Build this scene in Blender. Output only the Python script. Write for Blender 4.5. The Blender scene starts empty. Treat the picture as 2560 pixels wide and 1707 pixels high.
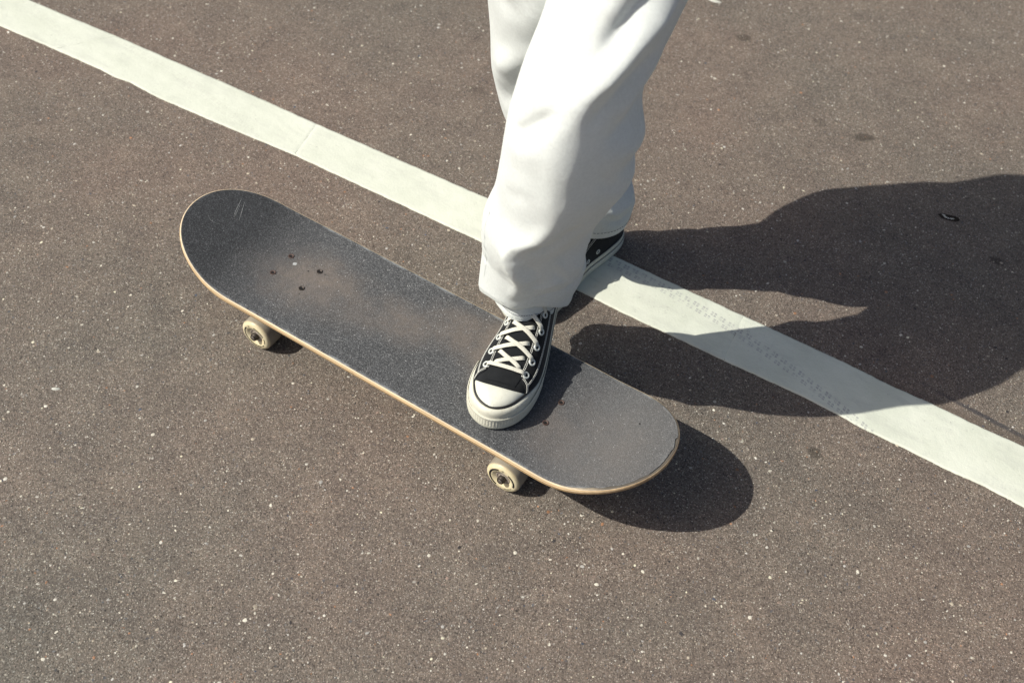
import bpy, bmesh, math, random
import numpy as np
from mathutils import Matrix, Vector, noise as mnoise

# ------------------------------------------------------------------ camera, sky, sun, exposure
scene = bpy.context.scene
COL = scene.collection
FPX, YAW, PITCH, ROLL = 2706.25, -0.4994, 0.8715, 0.0914
CAM = Vector((0.596, -0.7947, 1.264))
fwd = Vector((math.sin(YAW) * math.cos(PITCH), math.cos(YAW) * math.cos(PITCH), -math.sin(PITCH)))
rgt = Vector((math.cos(YAW), -math.sin(YAW), 0)); upv = rgt.cross(fwd)
r2 = rgt * math.cos(ROLL) + upv * math.sin(ROLL); u2 = upv * math.cos(ROLL) - rgt * math.sin(ROLL)
cam_data = bpy.data.cameras.new('camera'); cam = bpy.data.objects.new('camera', cam_data); COL.objects.link(cam)
cam.matrix_world = Matrix(((r2.x, u2.x, -fwd.x, CAM.x), (r2.y, u2.y, -fwd.y, CAM.y), (r2.z, u2.z, -fwd.z, CAM.z), (0, 0, 0, 1)))
cam_data.sensor_width = 36; cam_data.lens = FPX / 2560 * 36; cam_data.clip_start = 0.05; cam_data.clip_end = 1000
cam_data.dof.use_dof = True; cam_data.dof.focus_distance = 1.50; cam_data.dof.aperture_fstop = 5.0
scene.camera = cam

SUNX, SUNY = 0.7868, 0.6115                       # a point at height z throws its shadow z*(SUNX, SUNY) away
world = bpy.data.worlds.new('World'); scene.world = world; world.use_nodes = True
wn = world.node_tree.nodes; wn.clear()
sky = wn.new('ShaderNodeTexSky'); sky.sky_type = 'NISHITA'; sky.sun_disc = False
sky.sun_elevation = math.atan(1 / math.hypot(SUNX, SUNY)); sky.sun_rotation = math.atan2(-SUNX, -SUNY) % (2 * math.pi)
sky.air_density = 1.0; sky.dust_density = 4.0; sky.ozone_density = 1.0
bg = wn.new('ShaderNodeBackground'); bg.inputs['Strength'].default_value = 0.09
wo = wn.new('ShaderNodeOutputWorld')
world.node_tree.links.new(sky.outputs[0], bg.inputs[0]); world.node_tree.links.new(bg.outputs[0], wo.inputs[0])
sd = bpy.data.lights.new('sun', 'SUN'); sd.energy = 5.0; sd.angle = math.radians(0.40); sd.color = (1.0, 0.965, 0.875)
sun = bpy.data.objects.new('sun', sd); COL.objects.link(sun)
sun.rotation_euler = Vector((SUNX, SUNY, -1)).to_track_quat('-Z', 'Y').to_euler(); sun.location = (-3, -2.4, 4)
scene.view_settings.view_transform = 'Standard'; scene.view_settings.look = 'None'
scene.view_settings.exposure = 0.0; scene.view_settings.gamma = 1.0; scene.view_settings.use_curve_mapping = False

rng = np.random.default_rng(7); random.seed(7)

# ------------------------------------------------------------------ helpers
def mesh_obj(name, verts, faces, mat, parent=None, smooth=True, uvs=None):
    me = bpy.data.meshes.new(name)
    me.from_pydata([tuple(map(float, v)) for v in verts], [], [tuple(map(int, f)) for f in faces])
    me.update()
    if smooth: me.polygons.foreach_set('use_smooth', [True] * len(me.polygons))
    if uvs is not None:
        l = me.uv_layers.new(name='UVMap'); idx = np.zeros(len(me.loops), dtype=np.int32); me.loops.foreach_get('vertex_index', idx)
        l.data.foreach_set('uv', np.asarray(uvs, dtype=np.float32)[idx].ravel())
    if mat: me.materials.append(mat)
    o = bpy.data.objects.new(name, me); COL.objects.link(o)
    if parent: o.parent = parent
    return o
def tag(o, label=None, cat=None, group=None, kind=None):
    if label: o['label'] = label
    if cat: o['category'] = cat
    if group: o['group'] = group
    if kind: o['kind'] = kind
    return o
def empty(name, loc=(0, 0, 0), rz=0):
    e = bpy.data.objects.new(name, None); COL.objects.link(e); e.empty_display_size = .05
    e.location = loc; e.rotation_euler = (0, 0, rz); return e
def grid_faces(nu, nv, closed_v=False, off=0):
    f = []
    for i in range(nu - 1):
        for j in range(nv if closed_v else nv - 1):
            k = (j + 1) % nv
            f.append((off + i * nv + j, off + (i + 1) * nv + j, off + (i + 1) * nv + k, off + i * nv + k))
    return f
def lathe(profile, seg=48, axis='y'):
    """profile: list of (radius, along axis)"""
    v = []
    for r, a in profile:
        for k in range(seg):
            t = 2 * math.pi * k / seg
            v.append((r * math.cos(t), a, r * math.sin(t)) if axis == 'y' else (r * math.cos(t), r * math.sin(t), a))
    return v, grid_faces(len(profile), seg, True)
def tube(path, rad, seg=8, flat=None, up=None, caps=True):
    """tube along a polyline; flat=(half width, half thickness) with up normals gives a ribbon"""
    P = np.asarray(path, float); n = len(P); T = np.gradient(P, axis=0); T /= np.linalg.norm(T, axis=1)[:, None] + 1e-12
    v = []
    for i in range(n):
        u = np.asarray(up[i] if up is not None else (0, 0, 1), float)
        if abs(u @ T[i]) > .95: u = np.array((1., 0, 0))
        s = np.cross(T[i], u); s /= np.linalg.norm(s); w = np.cross(s, T[i])
        a, b = flat if flat else ((rad[i], rad[i]) if hasattr(rad, '__len__') else (rad, rad))
        for k in range(seg):
            t = 2 * math.pi * k / seg
            ct, st = math.cos(t), math.sin(t)
            if flat: ct = math.copysign(abs(ct) ** .6, ct); st = math.copysign(abs(st) ** .6, st)
            v.append(P[i] + s * a * ct + w * b * st)
    f = grid_faces(n, seg, True)
    if caps: f += [tuple(range(seg))[::-1], tuple((n - 1) * seg + k for k in range(seg))]
    return v, f
def merge(parts):
    V, F = [], []
    for v, f in parts:
        o = len(V); V += list(v); F += [tuple(i + o for i in q) for q in f]
    return V, F
def box(cx, cy, cz, sx, sy, sz):
    v = [(cx + a * sx / 2, cy + b * sy / 2, cz + c * sz / 2) for a in (-1, 1) for b in (-1, 1) for c in (-1, 1)]
    return v, [(0, 1, 3, 2), (4, 6, 7, 5), (0, 4, 5, 1), (2, 3, 7, 6), (0, 2, 6, 4), (1, 5, 7, 3)]
def sstep(a, b, x):
    t = np.clip((np.asarray(x, float) - a) / (b - a), 0, 1); return t * t * (3 - 2 * t)
def vnoise(P, scale, seed=0.0):
    return np.array([mnoise.noise(Vector((x * scale + seed, y * scale - seed, z * scale + 2.3 * seed))) for x, y, z in P])

# ------------------------------------------------------------------ material helpers
class MT:
    def __init__(s, name, rough=.8, spec=.3):
        s.m = bpy.data.materials.new(name); s.m.use_nodes = True; s.t = s.m.node_tree; s.N = s.t.nodes; s.L = s.t.links
        s.b = s.N['Principled BSDF']; s.b.inputs['Roughness'].default_value = rough
        s.b.inputs['Specular IOR Level'].default_value = spec
    def n(s, typ, **kw):
        o = s.N.new(typ)
        for k, v in kw.items():
            if k.startswith('i_'):
                key = k[2:]; o.inputs[int(key) if key.isdigit() else key].default_value = v
            else: setattr(o, k, v)
        return o
    def l(s, a, b): s.L.new(a, b)
    def coord(s, which='Object'): return s.n('ShaderNodeTexCoord').outputs[which]
    def math(s, op, a, b=None, c=None, clamp=False):
        o = s.n('ShaderNodeMath', operation=op, use_clamp=clamp)
        for i, x in enumerate((a, b, c)):
            if x is None: continue
            if isinstance(x, (int, float)): o.inputs[i].default_value = x
            else: s.l(x, o.inputs[i])
        return o.outputs[0]
    def ramp(s, fac, stops, interp='LINEAR'):
        o = s.n('ShaderNodeValToRGB'); o.color_ramp.interpolation = interp
        e = o.color_ramp.elements
        while len(e) < len(stops): e.new(0.5)
        for q, (p, c) in zip(e, stops):
            q.position = p; q.color = (c, c, c, 1) if isinstance(c, (int, float)) else (*c, 1)
        s.l(fac, o.inputs[0]); return o.outputs[0]
    def mix(s, fac, a, b, blend='MIX'):
        o = s.n('ShaderNodeMix', data_type='RGBA', blend_type=blend)
        for k, x in ((0, fac), (6, a), (7, b)):
            if isinstance(x, (int, float)): o.inputs[k].default_value = x
            elif isinstance(x, tuple): o.inputs[k].default_value = (*x, 1)
            else: s.l(x, o.inputs[k])
        return o.outputs[2]
    def noise(s, co, scale, detail=4, rough=.6, out=0, dim='3D', distort=0):
        o = s.n('ShaderNodeTexNoise', i_Scale=scale, i_Detail=detail, i_Roughness=rough, i_Distortion=distort); s.l(co, o.inputs['Vector']); return o.outputs[out]
    def vor(s, co, scale, feature='F1', rnd=1.0):
        o = s.n('ShaderNodeTexVoronoi', feature=feature, i_Scale=scale, i_Randomness=rnd); s.l(co, o.inputs['Vector']); return o
    def base(s, c):
        if isinstance(c, tuple): s.b.inputs['Base Color'].default_value = (*c, 1)
        else: s.l(c, s.b.inputs['Base Color'])
    def bump(s, h, strength=.3, dist=.001):
        o = s.n('ShaderNodeBump', i_Strength=strength, i_Distance=dist); s.l(h, o.inputs['Height']); s.l(o.outputs[0], s.b.inputs['Normal'])
    def blob(s, co, x, y, rx, ry, rot=0., soft=.5, warp=None, wamt=0.):
        """soft elliptical mask in the object's own xy"""
        mp = s.n('ShaderNodeMapping', vector_type='TEXTURE'); s.l(co, mp.inputs[0])
        mp.inputs['Location'].default_value = (x, y, 0); mp.inputs['Rotation'].default_value = (0, 0, rot); mp.inputs['Scale'].default_value = (rx, ry, 1)
        sp = s.n('ShaderNodeSeparateXYZ'); s.l(mp.outputs[0], sp.inputs[0])
        d = s.math('SQRT', s.math('ADD', s.math('MULTIPLY', sp.outputs[0], sp.outputs[0]), s.math('MULTIPLY', sp.outputs[1], sp.outputs[1])))
        if warp is not None: d = s.math('ADD', d, s.math('MULTIPLY', s.math('SUBTRACT', warp, .5), wamt))
        mr = s.n('ShaderNodeMapRange', interpolation_type='SMOOTHSTEP'); s.l(d, mr.inputs[0])
        mr.inputs[1].default_value = 1 - soft; mr.inputs[2].default_value = 1 + soft; mr.inputs[3].default_value = 1; mr.inputs[4].default_value = 0
        return mr.outputs[0]

def mat_asphalt():
    M = MT('asphalt', .85, .2); co = M.coord()
    wq = M.n('ShaderNodeTexNoise', i_Scale=90., i_Detail=2.); M.l(co, wq.inputs['Vector'])
    wa = M.n('ShaderNodeVectorMath', operation='MULTIPLY_ADD', i_1=(.006, .006, 0)); M.l(wq.outputs['Color'], wa.inputs[0]); M.l(co, wa.inputs[2]); cw = wa.outputs[0]
    def v2(scale):
        o = M.n('ShaderNodeTexVoronoi', voronoi_dimensions='2D', i_Scale=scale); M.l(cw, o.inputs['Vector'])
        q = M.n('ShaderNodeSeparateColor'); M.l(o.outputs['Color'], q.inputs[0]); return o.outputs['Distance'], q.outputs[0], q.outputs[1]
    d1, r1, _ = v2(760); d2, r2_, k2 = v2(400); d3, r3, k3 = v2(205)
    big = M.noise(co, 1.8, 3, .55); med = M.noise(co, 15, 5, .62); fine = M.noise(co, 480, 3, .75)
    c = M.ramp(r1, [(0, (.036, .030, .024)), (.22, (.132, .110, .091)), (.66, (.186, .157, .131)), (.90, (.245, .212, .178)), (1, (.42, .385, .325))])
    c = M.mix(.45, c, M.ramp(fine, [(.30, (.030, .025, .020)), (.42, (.130, .108, .088)), (.58, (.178, .150, .124)), (.72, (.25, .22, .185))]))
    m2 = M.math('MULTIPLY', M.math('GREATER_THAN', r2_, .80), M.math('LESS_THAN', d2, M.math('MULTIPLY_ADD', k2, .26, .14)))
    c = M.mix(m2, c, M.ramp(k2, [(0, (.50, .46, .39)), (.45, (.46, .41, .34)), (.60, (.33, .25, .20)), (.68, (.24, .22, .20)), (.80, (.48, .45, .38)), (.90, (.055, .05, .045)), (1, (.05, .045, .04))]))
    m3 = M.math('MULTIPLY', M.math('GREATER_THAN', r3, .90), M.math('LESS_THAN', d3, M.math('MULTIPLY', k3, .34)))
    c = M.mix(M.math('MULTIPLY', m3, .75), c, M.ramp(k3, [(0, (.36, .33, .28)), (.40, (.33, .29, .24)), (.55, (.27, .18, .13)), (.68, (.20, .19, .18)), (.80, (.40, .37, .31)), (.90, (.14, .15, .165)), (1, (.045, .045, .045))]))
    c = M.mix(1.0, c, M.ramp(big, [(.35, (.98, 1.00, 1.00)), (.5, (1.06, 1.03, 1.02)), (.65, (1.13, 1.04, 1.02))]), 'MULTIPLY')
    c = M.mix(1.0, c, M.ramp(med, [(.28, (.84, .84, .87)), (.72, (1.12, 1.12, 1.12))]), 'MULTIPLY')
    d4, r4, k4 = v2(270)
    tone = M.ramp(r4, [(0, (.62, .62, .64)), (.25, (.86, .86, .86)), (.6, (1.05, 1.04, 1.03)), (.85, (1.28, 1.24, 1.20)), (1, (1.55, 1.50, 1.42))])
    c = M.mix(M.math('MULTIPLY', M.math('LESS_THAN', d4, .40), .75), c, M.mix(1.0, c, tone, 'MULTIPLY'))
    wp = M.noise(co, 60, 3, .6)
    for x, y, rx, ry, rot, k in ((.037, 1.091, .017, .012, .2, .55), (.356, .940, .022, .012, .5, .55), (.553, .215, .010, .009, 0, .6), (.661, .764, .014, .010, 0, .6),
                                 (-.84, .04, .010, .007, .3, .3), (-.30, .62, .02, .012, 0, .25), (.27, .93, .012, .012, 0, .3), (.1, .47, .02, .03, 0, .15)):
        c = M.mix(M.math('MULTIPLY', M.blob(co, x, y, rx, ry, rot, .35, wp, 1.2), k), c, (0.036, 0.031, 0.025))
    c = M.mix(M.math('MULTIPLY', M.blob(co, -.05, -.38, .62, .42, .6, .6, big, 1.2), .8), c, M.mix(1.0, c, (.955, 1.01, 1.03), 'MULTIPLY'))   # a greyer patch of the same surface
    # a tarry joint that runs beside the white line, and the bare fines between them
    c = M.mix(M.math('MULTIPLY', M.blob(co, .775, .423, .115, .0042, -.06, .5, wp, 1.0), .75), c, (.045, .045, .052))
    c = M.mix(M.math('MULTIPLY', M.blob(co, .80, .405, .22, .014, .03, .5, wp, .8), .5), c, (0.115, 0.090, 0.072))
    M.base(c)
    h = M.math('ADD', M.math('MULTIPLY', M.math('SUBTRACT', 1, d1), .6), M.math('ADD', M.math('MULTIPLY', fine, 1.0), M.math('MULTIPLY', m2, .25)))
    h = M.math('ADD', h, M.math('MULTIPLY', med, .5))
    M.bump(h, .85, .0015)
    return M.m
def mat_stone():
    M = MT('aggregate', .6, .4); a = M.n('ShaderNodeVertexColor', layer_name='Col'); co = M.coord()
    M.base(M.mix(1.0, a.outputs[0], M.ramp(M.noise(co, 500, 3), [(.3, .8), (.7, 1.15)]), 'MULTIPLY')); return M.m
def mat_line():
    M = MT('white_marking', .62, .35); uv = M.coord('UV'); co = M.coord()
    c = M.ramp(M.noise(co, 9, 6, .65), [(.35, (.575, .60, .505)), (.65, (.665, .685, .59))])
    c = M.mix(M.math('MULTIPLY', M.ramp(M.noise(co, 240, 5, .7), [(.60, 0.), (.72, 1.)]), M.ramp(M.noise(co, 14, 4, .6), [(.40, .1), (.62, .9)])), c, (.34, .34, .30))
    # greasy smears
    mp = M.n('ShaderNodeMapping', i_Scale=(9, 38, 1), i_Rotation=(0, 0, .5)); M.l(co, mp.inputs[0])
    c = M.mix(M.math('MULTIPLY', M.ramp(M.noise(mp.outputs[0], 1.0, 5, .7), [(.50, 0.), (.75, 1.)]), .42), c, (.40, .41, .37))
    # tyre tread print: a band of small paired studs drifting across the line
    sp = M.n('ShaderNodeSeparateXYZ'); M.l(uv, sp.inputs[0]); S, T = sp.outputs[0], sp.outputs[1]
    wear = M.noise(co, 90, 5, .75)
    def tread(s0, t0, curv, lin, s1, s2, strength):
        ds = M.math('SUBTRACT', S, s0)
        centre = M.math('ADD', t0, M.math('ADD', M.math('MULTIPLY', ds, lin), M.math('MULTIPLY', M.math('MULTIPLY', ds, ds), curv)))
        d = M.math('SUBTRACT', T, centre)
        tot = None
        for off, pitch, ph, wid in ((.0068, .0162, 0., .0042), (-.0040, .0162, .45, .0034)):
            cell = M.math('FRACT', M.math('ADD', M.math('DIVIDE', S, pitch), ph))
            sub = M.math('FRACT', M.math('MULTIPLY', cell, 2 / .72))
            on = M.math('MULTIPLY', M.math('LESS_THAN', cell, .70), M.math('GREATER_THAN', sub, .30))
            dd = M.math('SUBTRACT', d, off)
            row = M.math('LESS_THAN', M.math('ABSOLUTE', dd), wid)
            gap = M.math('GREATER_THAN', M.math('ABSOLUTE', dd), .0007)
            k = M.math('MULTIPLY', M.math('MULTIPLY', on, row), gap)
            tot = k if tot is None else M.math('MAXIMUM', tot, k)
        rng_ = M.math('MULTIPLY', M.math('GREATER_THAN', S, s1), M.math('LESS_THAN', S, s2))
        return M.math('MULTIPLY', M.math('MULTIPLY', tot, rng_), M.math('MULTIPLY', M.ramp(wear, [(.37, 0.), (.55, 1.)]), strength))
    c = M.mix(tread(.144, .366, -.43, .0, .10, .62, .72), c, (.32, .32, .32))
    c = M.mix(tread(-.90, .356, -.40, -.04, -.92, -.5, .22), c, (.40, .39, .35))
    c = M.mix(tread(-1.10, .335, .0, -.22, -1.2, -.98, .18), c, (.40, .39, .35))
    M.base(c); M.bump(M.math('ADD', M.noise(co, 330, 4, .7), M.math('MULTIPLY', M.noise(co, 70, 4), 1.6)), .45, .0010)
    return M.m
def mat_grip():
    M = MT('grip_tape', .66, .5); co = M.coord()
    v = M.vor(co, 900); q = M.n('ShaderNodeSeparateColor'); M.l(v.outputs['Color'], q.inputs[0])
    v2 = M.vor(co, 420); q2 = M.n('ShaderNodeSeparateColor'); M.l(v2.outputs['Color'], q2.inputs[0])
    fine = M.noise(co, 700, 2, .7); cloud = M.noise(co, 11, 5, .62); cl2 = M.noise(co, 34, 4, .6)
    c = M.ramp(q.outputs[0], [(0, (.020, .021, .023)), (.5, (.054, .056, .059)), (.85, (.096, .099, .103)), (1, (.18, .182, .185))])
    dust = None
    for x, y, rx, ry, rot, k in ((-.185, -.004, .068, .050, .1, .95), (-.09, -.01, .05, .03, .2, .5), (-.02, .012, .05, .03, .1, .70), (.055, .045, .05, .035, 0, .75), (.115, .05, .045, .05, 0, .85),
                                 (.26, -.03, .06, .04, -.5, .6), (.32, .0, .07, .07, 0, .45), (.33, -.05, .05, .03, 0, .4)):
        b = M.math('MULTIPLY', M.blob(co, x, y, rx, ry, rot, .75, cloud, 1.6), k)
        dust = b if dust is None else M.math('MAXIMUM', dust, b)
    dust = M.math('MULTIPLY', dust, M.ramp(M.math('ADD', M.math('MULTIPLY', cl2, .6), M.math('MULTIPLY', M.noise(co, 130, 4, .7), .4)), [(.32, .35), (.62, 1.0)]))
    dc = M.mix(M.math('MULTIPLY', fine, .6), (.185, .150, .124), (.135, .113, .097))
    c = M.mix(M.math('MULTIPLY', dust, .85), c, dc)
    c = M.mix(M.math('MULTIPLY', M.ramp(cloud, [(.45, 0.), (.75, 1.)]), .22), c, (.11, .112, .118))
    c = M.mix(M.math('MULTIPLY', M.math('GREATER_THAN', q2.outputs[0], .982), M.math('LESS_THAN', v2.outputs['Distance'], .28)), c, (.42, .42, .42))  # sparkle of the grit painted in as scattered pale grains
    # chalky rubbed rim
    uv = M.coord('UV'); sp = M.n('ShaderNodeSeparateXYZ'); M.l(uv, sp.inputs[0])
    rim = M.math('MULTIPLY', M.ramp(sp.outputs[1], [(.955, 0.), (.995, 1.)]), M.ramp(M.noise(co, 45, 5, .7), [(.42, 0.), (.66, .8)]))
    c = M.mix(rim, c, (.30, .32, .33))
    # the nose has hardly been stood on: its grit is still black
    sx = M.n('ShaderNodeSeparateXYZ'); M.l(co, sx.inputs[0])
    fresh = M.ramp(M.math('ADD', M.math('ADD', M.math('MULTIPLY', sx.outputs[0], -1.), M.math('MULTIPLY', M.math('SUBTRACT', cloud, .5), .10)), -.0), [(.20, 0.), (.31, 1.)])
    worn_t = M.ramp(sx.outputs[0], [(.20, 0.), (.28, 1.)])
    c = M.mix(M.math('MULTIPLY', worn_t, .38), c, (.125, .126, .128))
    c = M.mix(1.0, c, M.mix(fresh, (1., 1., 1.), (.52, .53, .55)), 'MULTIPLY')
    M.base(c); M.bump(M.math('ADD', M.math('SUBTRACT', 1, v.outputs['Distance']), fine), .6, .0006)
    return M.m
def mat_wood():
    M = MT('maple_plies', .55, .35); uv = M.coord('UV'); co = M.coord(); sp = M.n('ShaderNodeSeparateXYZ'); M.l(uv, sp.inputs[0])
    c = M.ramp(sp.outputs[1], [(0, (.40, .26, .12)), (.15, (.58, .41, .22)), (.17, (.24, .125, .05)), (.27, (.30, .16, .065)), (.30, (.62, .46, .26)), (.45, (.64, .48, .28)), (.48, (.36, .20, .08)), (.57, (.42, .25, .11)), (.60, (.70, .54, .33)), (.80, (.72, .57, .37)), (.83, (.46, .29, .13)), (.89, (.56, .40, .22)), (1, (.66, .55, .40))])
    mp = M.n('ShaderNodeMapping', i_Scale=(12, 300, 300)); M.l(co, mp.inputs[0])
    c = M.mix(1.0, c, M.ramp(M.noise(mp.outputs[0], 1, 4, .6), [(.3, .78), (.7, 1.15)]), 'MULTIPLY')
    sx = M.n('ShaderNodeSeparateXYZ'); M.l(co, sx.inputs[0])
    worn = M.math('MULTIPLY', M.ramp(sx.outputs[0], [(.33, 0.), (.40, 1.)]), M.ramp(M.noise(co, 50, 5, .7), [(.35, .15), (.65, .95)]))
    c = M.mix(M.math('MULTIPLY', worn, .7), c, (.17, .095, .050))
    c = M.mix(M.ramp(M.noise(co, 90, 5, .7), [(.60, 0.), (.75, .6)]), c, (.16, .11, .07))
    top = M.math('MULTIPLY', M.ramp(sp.outputs[1], [(.94, 0.), (.97, 1.)]), M.ramp(sx.outputs[0], [(.30, .0), (.36, .9)]))
    c = M.mix(top, c, (.05, .047, .043))
    M.base(c); M.bump(M.noise(co, 200, 4), .3, .0006); return M.m
def mat_plain(name, c, rough=.6, spec=.4, metal=0., var=.12, scale=60, bump=0., bdist=.0005, bscale=400):
    M = MT(name, rough, spec); M.b.inputs['Metallic'].default_value = metal; co = M.coord()
    k = M.ramp(M.noise(co, scale, 5, .65), [(.3, 1 - var), (.7, 1 + var)])
    M.base(M.mix(1.0, (*c,), k, 'MULTIPLY'))
    if bump: M.bump(M.noise(co, bscale, 4, .7), bump, bdist)
    return M.m
def mat_urethane():
    M = MT('cream_urethane', .42, .45); co = M.coord(); M.b.inputs['Subsurface Weight'].default_value = .12; M.b.inputs['Subsurface Radius'].default_value = (.006, .004, .002)
    c = M.ramp(M.noise(co, 55, 5, .7), [(.32, (.66, .57, .36)), (.6, (.74, .66, .45))])
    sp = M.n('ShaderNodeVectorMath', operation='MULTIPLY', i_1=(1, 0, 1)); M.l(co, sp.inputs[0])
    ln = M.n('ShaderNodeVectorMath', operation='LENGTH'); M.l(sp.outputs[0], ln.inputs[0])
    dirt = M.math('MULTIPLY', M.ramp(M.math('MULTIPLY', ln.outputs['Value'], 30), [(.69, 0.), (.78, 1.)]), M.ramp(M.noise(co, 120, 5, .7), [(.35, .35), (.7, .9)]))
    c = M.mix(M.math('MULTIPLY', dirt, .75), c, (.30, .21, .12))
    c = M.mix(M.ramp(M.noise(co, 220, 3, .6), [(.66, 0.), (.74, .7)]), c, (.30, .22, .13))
    c = M.mix(M.math('MULTIPLY', M.ramp(M.math('MULTIPLY', ln.outputs['Value'], 30), [(.768, 0.), (.788, 1.)]), .88), c, (.235, .215, .185))  # flat tread greyed: grime plus the deck's shade put into the colour
    M.base(c); return M.m
def mat_canvas():
    M = MT('black_canvas', .9, .15); uv = M.coord(); 
    w = M.n('ShaderNodeTexWave', wave_type='BANDS', bands_direction='X', i_Scale=260, i_Distortion=.4); M.l(uv, w.inputs[0])
    w2 = M.n('ShaderNodeTexWave', wave_type='BANDS', bands_direction='Y', i_Scale=260, i_Distortion=.4); M.l(uv, w2.inputs[0])
    c = M.ramp(M.noise(uv, 60, 5, .7), [(.3, (.0085, .0095, .0110)), (.7, (.0150, .0165, .0185))])
    c = M.mix(M.ramp(M.noise(uv, 900, 2, .7), [(.66, 0.), (.75, .30)]), c, (.07, .07, .07))
    M.base(c); M.bump(M.math('ADD', w.outputs[1], w2.outputs[1]), .35, .0003)
    M.b.inputs['Sheen Weight'].default_value = .10; M.b.inputs['Sheen Roughness'].default_value = .5
    return M.m
def mat_denim():
    M = MT('white_denim', .92, .12); uv = M.coord('UV'); co = M.coord()
    mp = M.n('ShaderNodeMapping', i_Scale=(1, 1, 1), i_Rotation=(0, 0, .45)); M.l(uv, mp.inputs[0])
    w = M.n('ShaderNodeTexWave', wave_type='BANDS', bands_direction='X', i_Scale=190, i_Distortion=1.2); w.inputs['Detail Scale'].default_value = 8; M.l(mp.outputs[0], w.inputs[0])
    c = M.ramp(M.noise(co, 16, 5, .6), [(.3, (.78, .82, .80)), (.7, (.82, .86, .84))])
    c = M.mix(M.math('MULTIPLY', w.outputs[1], .06), c, (.57, .60, .60))
    slub = M.noise(co, 260, 4, .75)
    c = M.mix(1.0, c, M.ramp(slub, [(.3, .93), (.7, 1.05)]), 'MULTIPLY')
    M.base(c); M.b.inputs['Sheen Weight'].default_value = .08
    h = M.math('ADD', M.math('MULTIPLY', w.outputs[1], .12), M.math('ADD', M.math('MULTIPLY', M.noise(co, 420, 3, .7), .25), M.math('ADD', M.math('MULTIPLY', M.noise(co, 38, 5, .6), 1.9), M.math('MULTIPLY', M.noise(co, 150, 4, .65), .9))))
    M.bump(h, .34, .0022)
    tr = M.n('ShaderNodeBsdfTranslucent'); M.l(c, tr.inputs['Color']); mx = M.n('ShaderNodeMixShader', i_0=.20)
    M.l(M.b.outputs[0], mx.inputs[1]); M.l(tr.outputs[0], mx.inputs[2]); M.l(mx.outputs[0], M.N['Material Output'].inputs['Surface'])
    return M.m
def mat_rubber():
    M = MT('cream_rubber', .5, .4); co = M.coord()
    c = M.ramp(M.noise(co, 30, 5, .65), [(.3, (.56, .55, .455)), (.65, (.66, .65, .55))])
    c = M.mix(M.ramp(M.noise(co, 160, 5, .75), [(.52, 0.), (.74, .6)]), c, (.36, .32, .24))
    M.base(c); M.bump(M.noise(co, 250, 3), .12, .0005); return M.m

ASPHALT, STONE, LINE, GRIP, WOOD = mat_asphalt(), mat_stone(), mat_line(), mat_grip(), mat_wood()
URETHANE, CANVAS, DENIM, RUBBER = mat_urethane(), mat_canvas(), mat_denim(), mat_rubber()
def mat_cap():
    M = MT('toe_cap_rubber', .46, .4); co = M.coord()
    c = M.ramp(M.noise(co, 60, 5, .65), [(.3, (.60, .60, .51)), (.65, (.69, .69, .60))])
    mp = M.n('ShaderNodeMapping', i_Scale=(120, 420, 1)); M.l(co, mp.inputs[0])
    c = M.mix(M.ramp(M.noise(mp.outputs[0], 1., 4, .7), [(.60, 0.), (.74, .55)]), c, (.38, .34, .26))
    c = M.mix(M.ramp(M.noise(co, 210, 5, .75), [(.60, 0.), (.76, .5)]), c, (.36, .31, .23))
    M.base(c); M.bump(M.noise(co, 260, 4), .18, .0005); return M.m
DULLCAP = mat_cap()
BLACKRUB = mat_plain('black_rubber', (.018, .018, .018), .5, .4)
INK = mat_plain('black_ink', (.012, .012, .012), .5, .3)
STEEL = mat_plain('worn_steel', (.33, .31, .28), .38, .5, .9, .25, 200)
BEARING = mat_plain('bearing_shield', (.36, .31, .26), .45, .5, .15, .25, 300)
DARKSTEEL = mat_plain('dark_steel', (.060, .050, .043), .5, .5, .7, .3, 300)
RUSTBOLT = mat_plain('rusty_bolt', (.075, .048, .040), .6, .4, .2, .35, 600)
CASTALU = mat_plain('cast_aluminium', (.42, .42, .42), .45, .5, .85, .15, 150)
LACE = mat_plain('cotton_lace', (.64, .625, .54), .95, .1, var=.10, scale=300, bump=.6, bdist=.0006, bscale=1500)
THREAD = mat_plain('white_thread', (.74, .74, .68), .9, .1, var=.15, scale=500)
BLUETHREAD = mat_plain('grey_thread', (.20, .20, .24), .9, .1, var=.15, scale=500)
PALETHREAD = mat_plain('pale_thread', (.62, .62, .55), .9, .1)
EYELETMAT = mat_plain('white_enamel', (.58, .61, .58), .35, .5, .1)
PALE = mat_plain('pale_scuff', (.36, .37, .37), .9, .1, var=.3, scale=900)
CHALK = mat_plain('chalk_fleck', (.50, .50, .45), .9, .1)
SKIN = mat_plain('skin', (.48, .29, .21), .5, .4, var=.06)
HAIR = mat_plain('brown_hair', (.05, .03, .02), .6, .4, var=.2, scale=90)
FLEECE = mat_plain('grey_fleece', (.34, .35, .36), .95, .1, var=.1, scale=30, bump=.4, bdist=.001)
SCRAP = mat_plain('dark_scrap', (.030, .025, .021), .95, .05, var=.3, scale=300, bump=.5)

# ------------------------------------------------------------------ ground
g = mesh_obj('asphalt_ground', [(-120, -120, 0), (120, -120, 0), (120, 120, 0), (-120, 120, 0)], [(0, 1, 2, 3)], ASPHALT, smooth=False)
tag(g, kind='structure')
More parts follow.
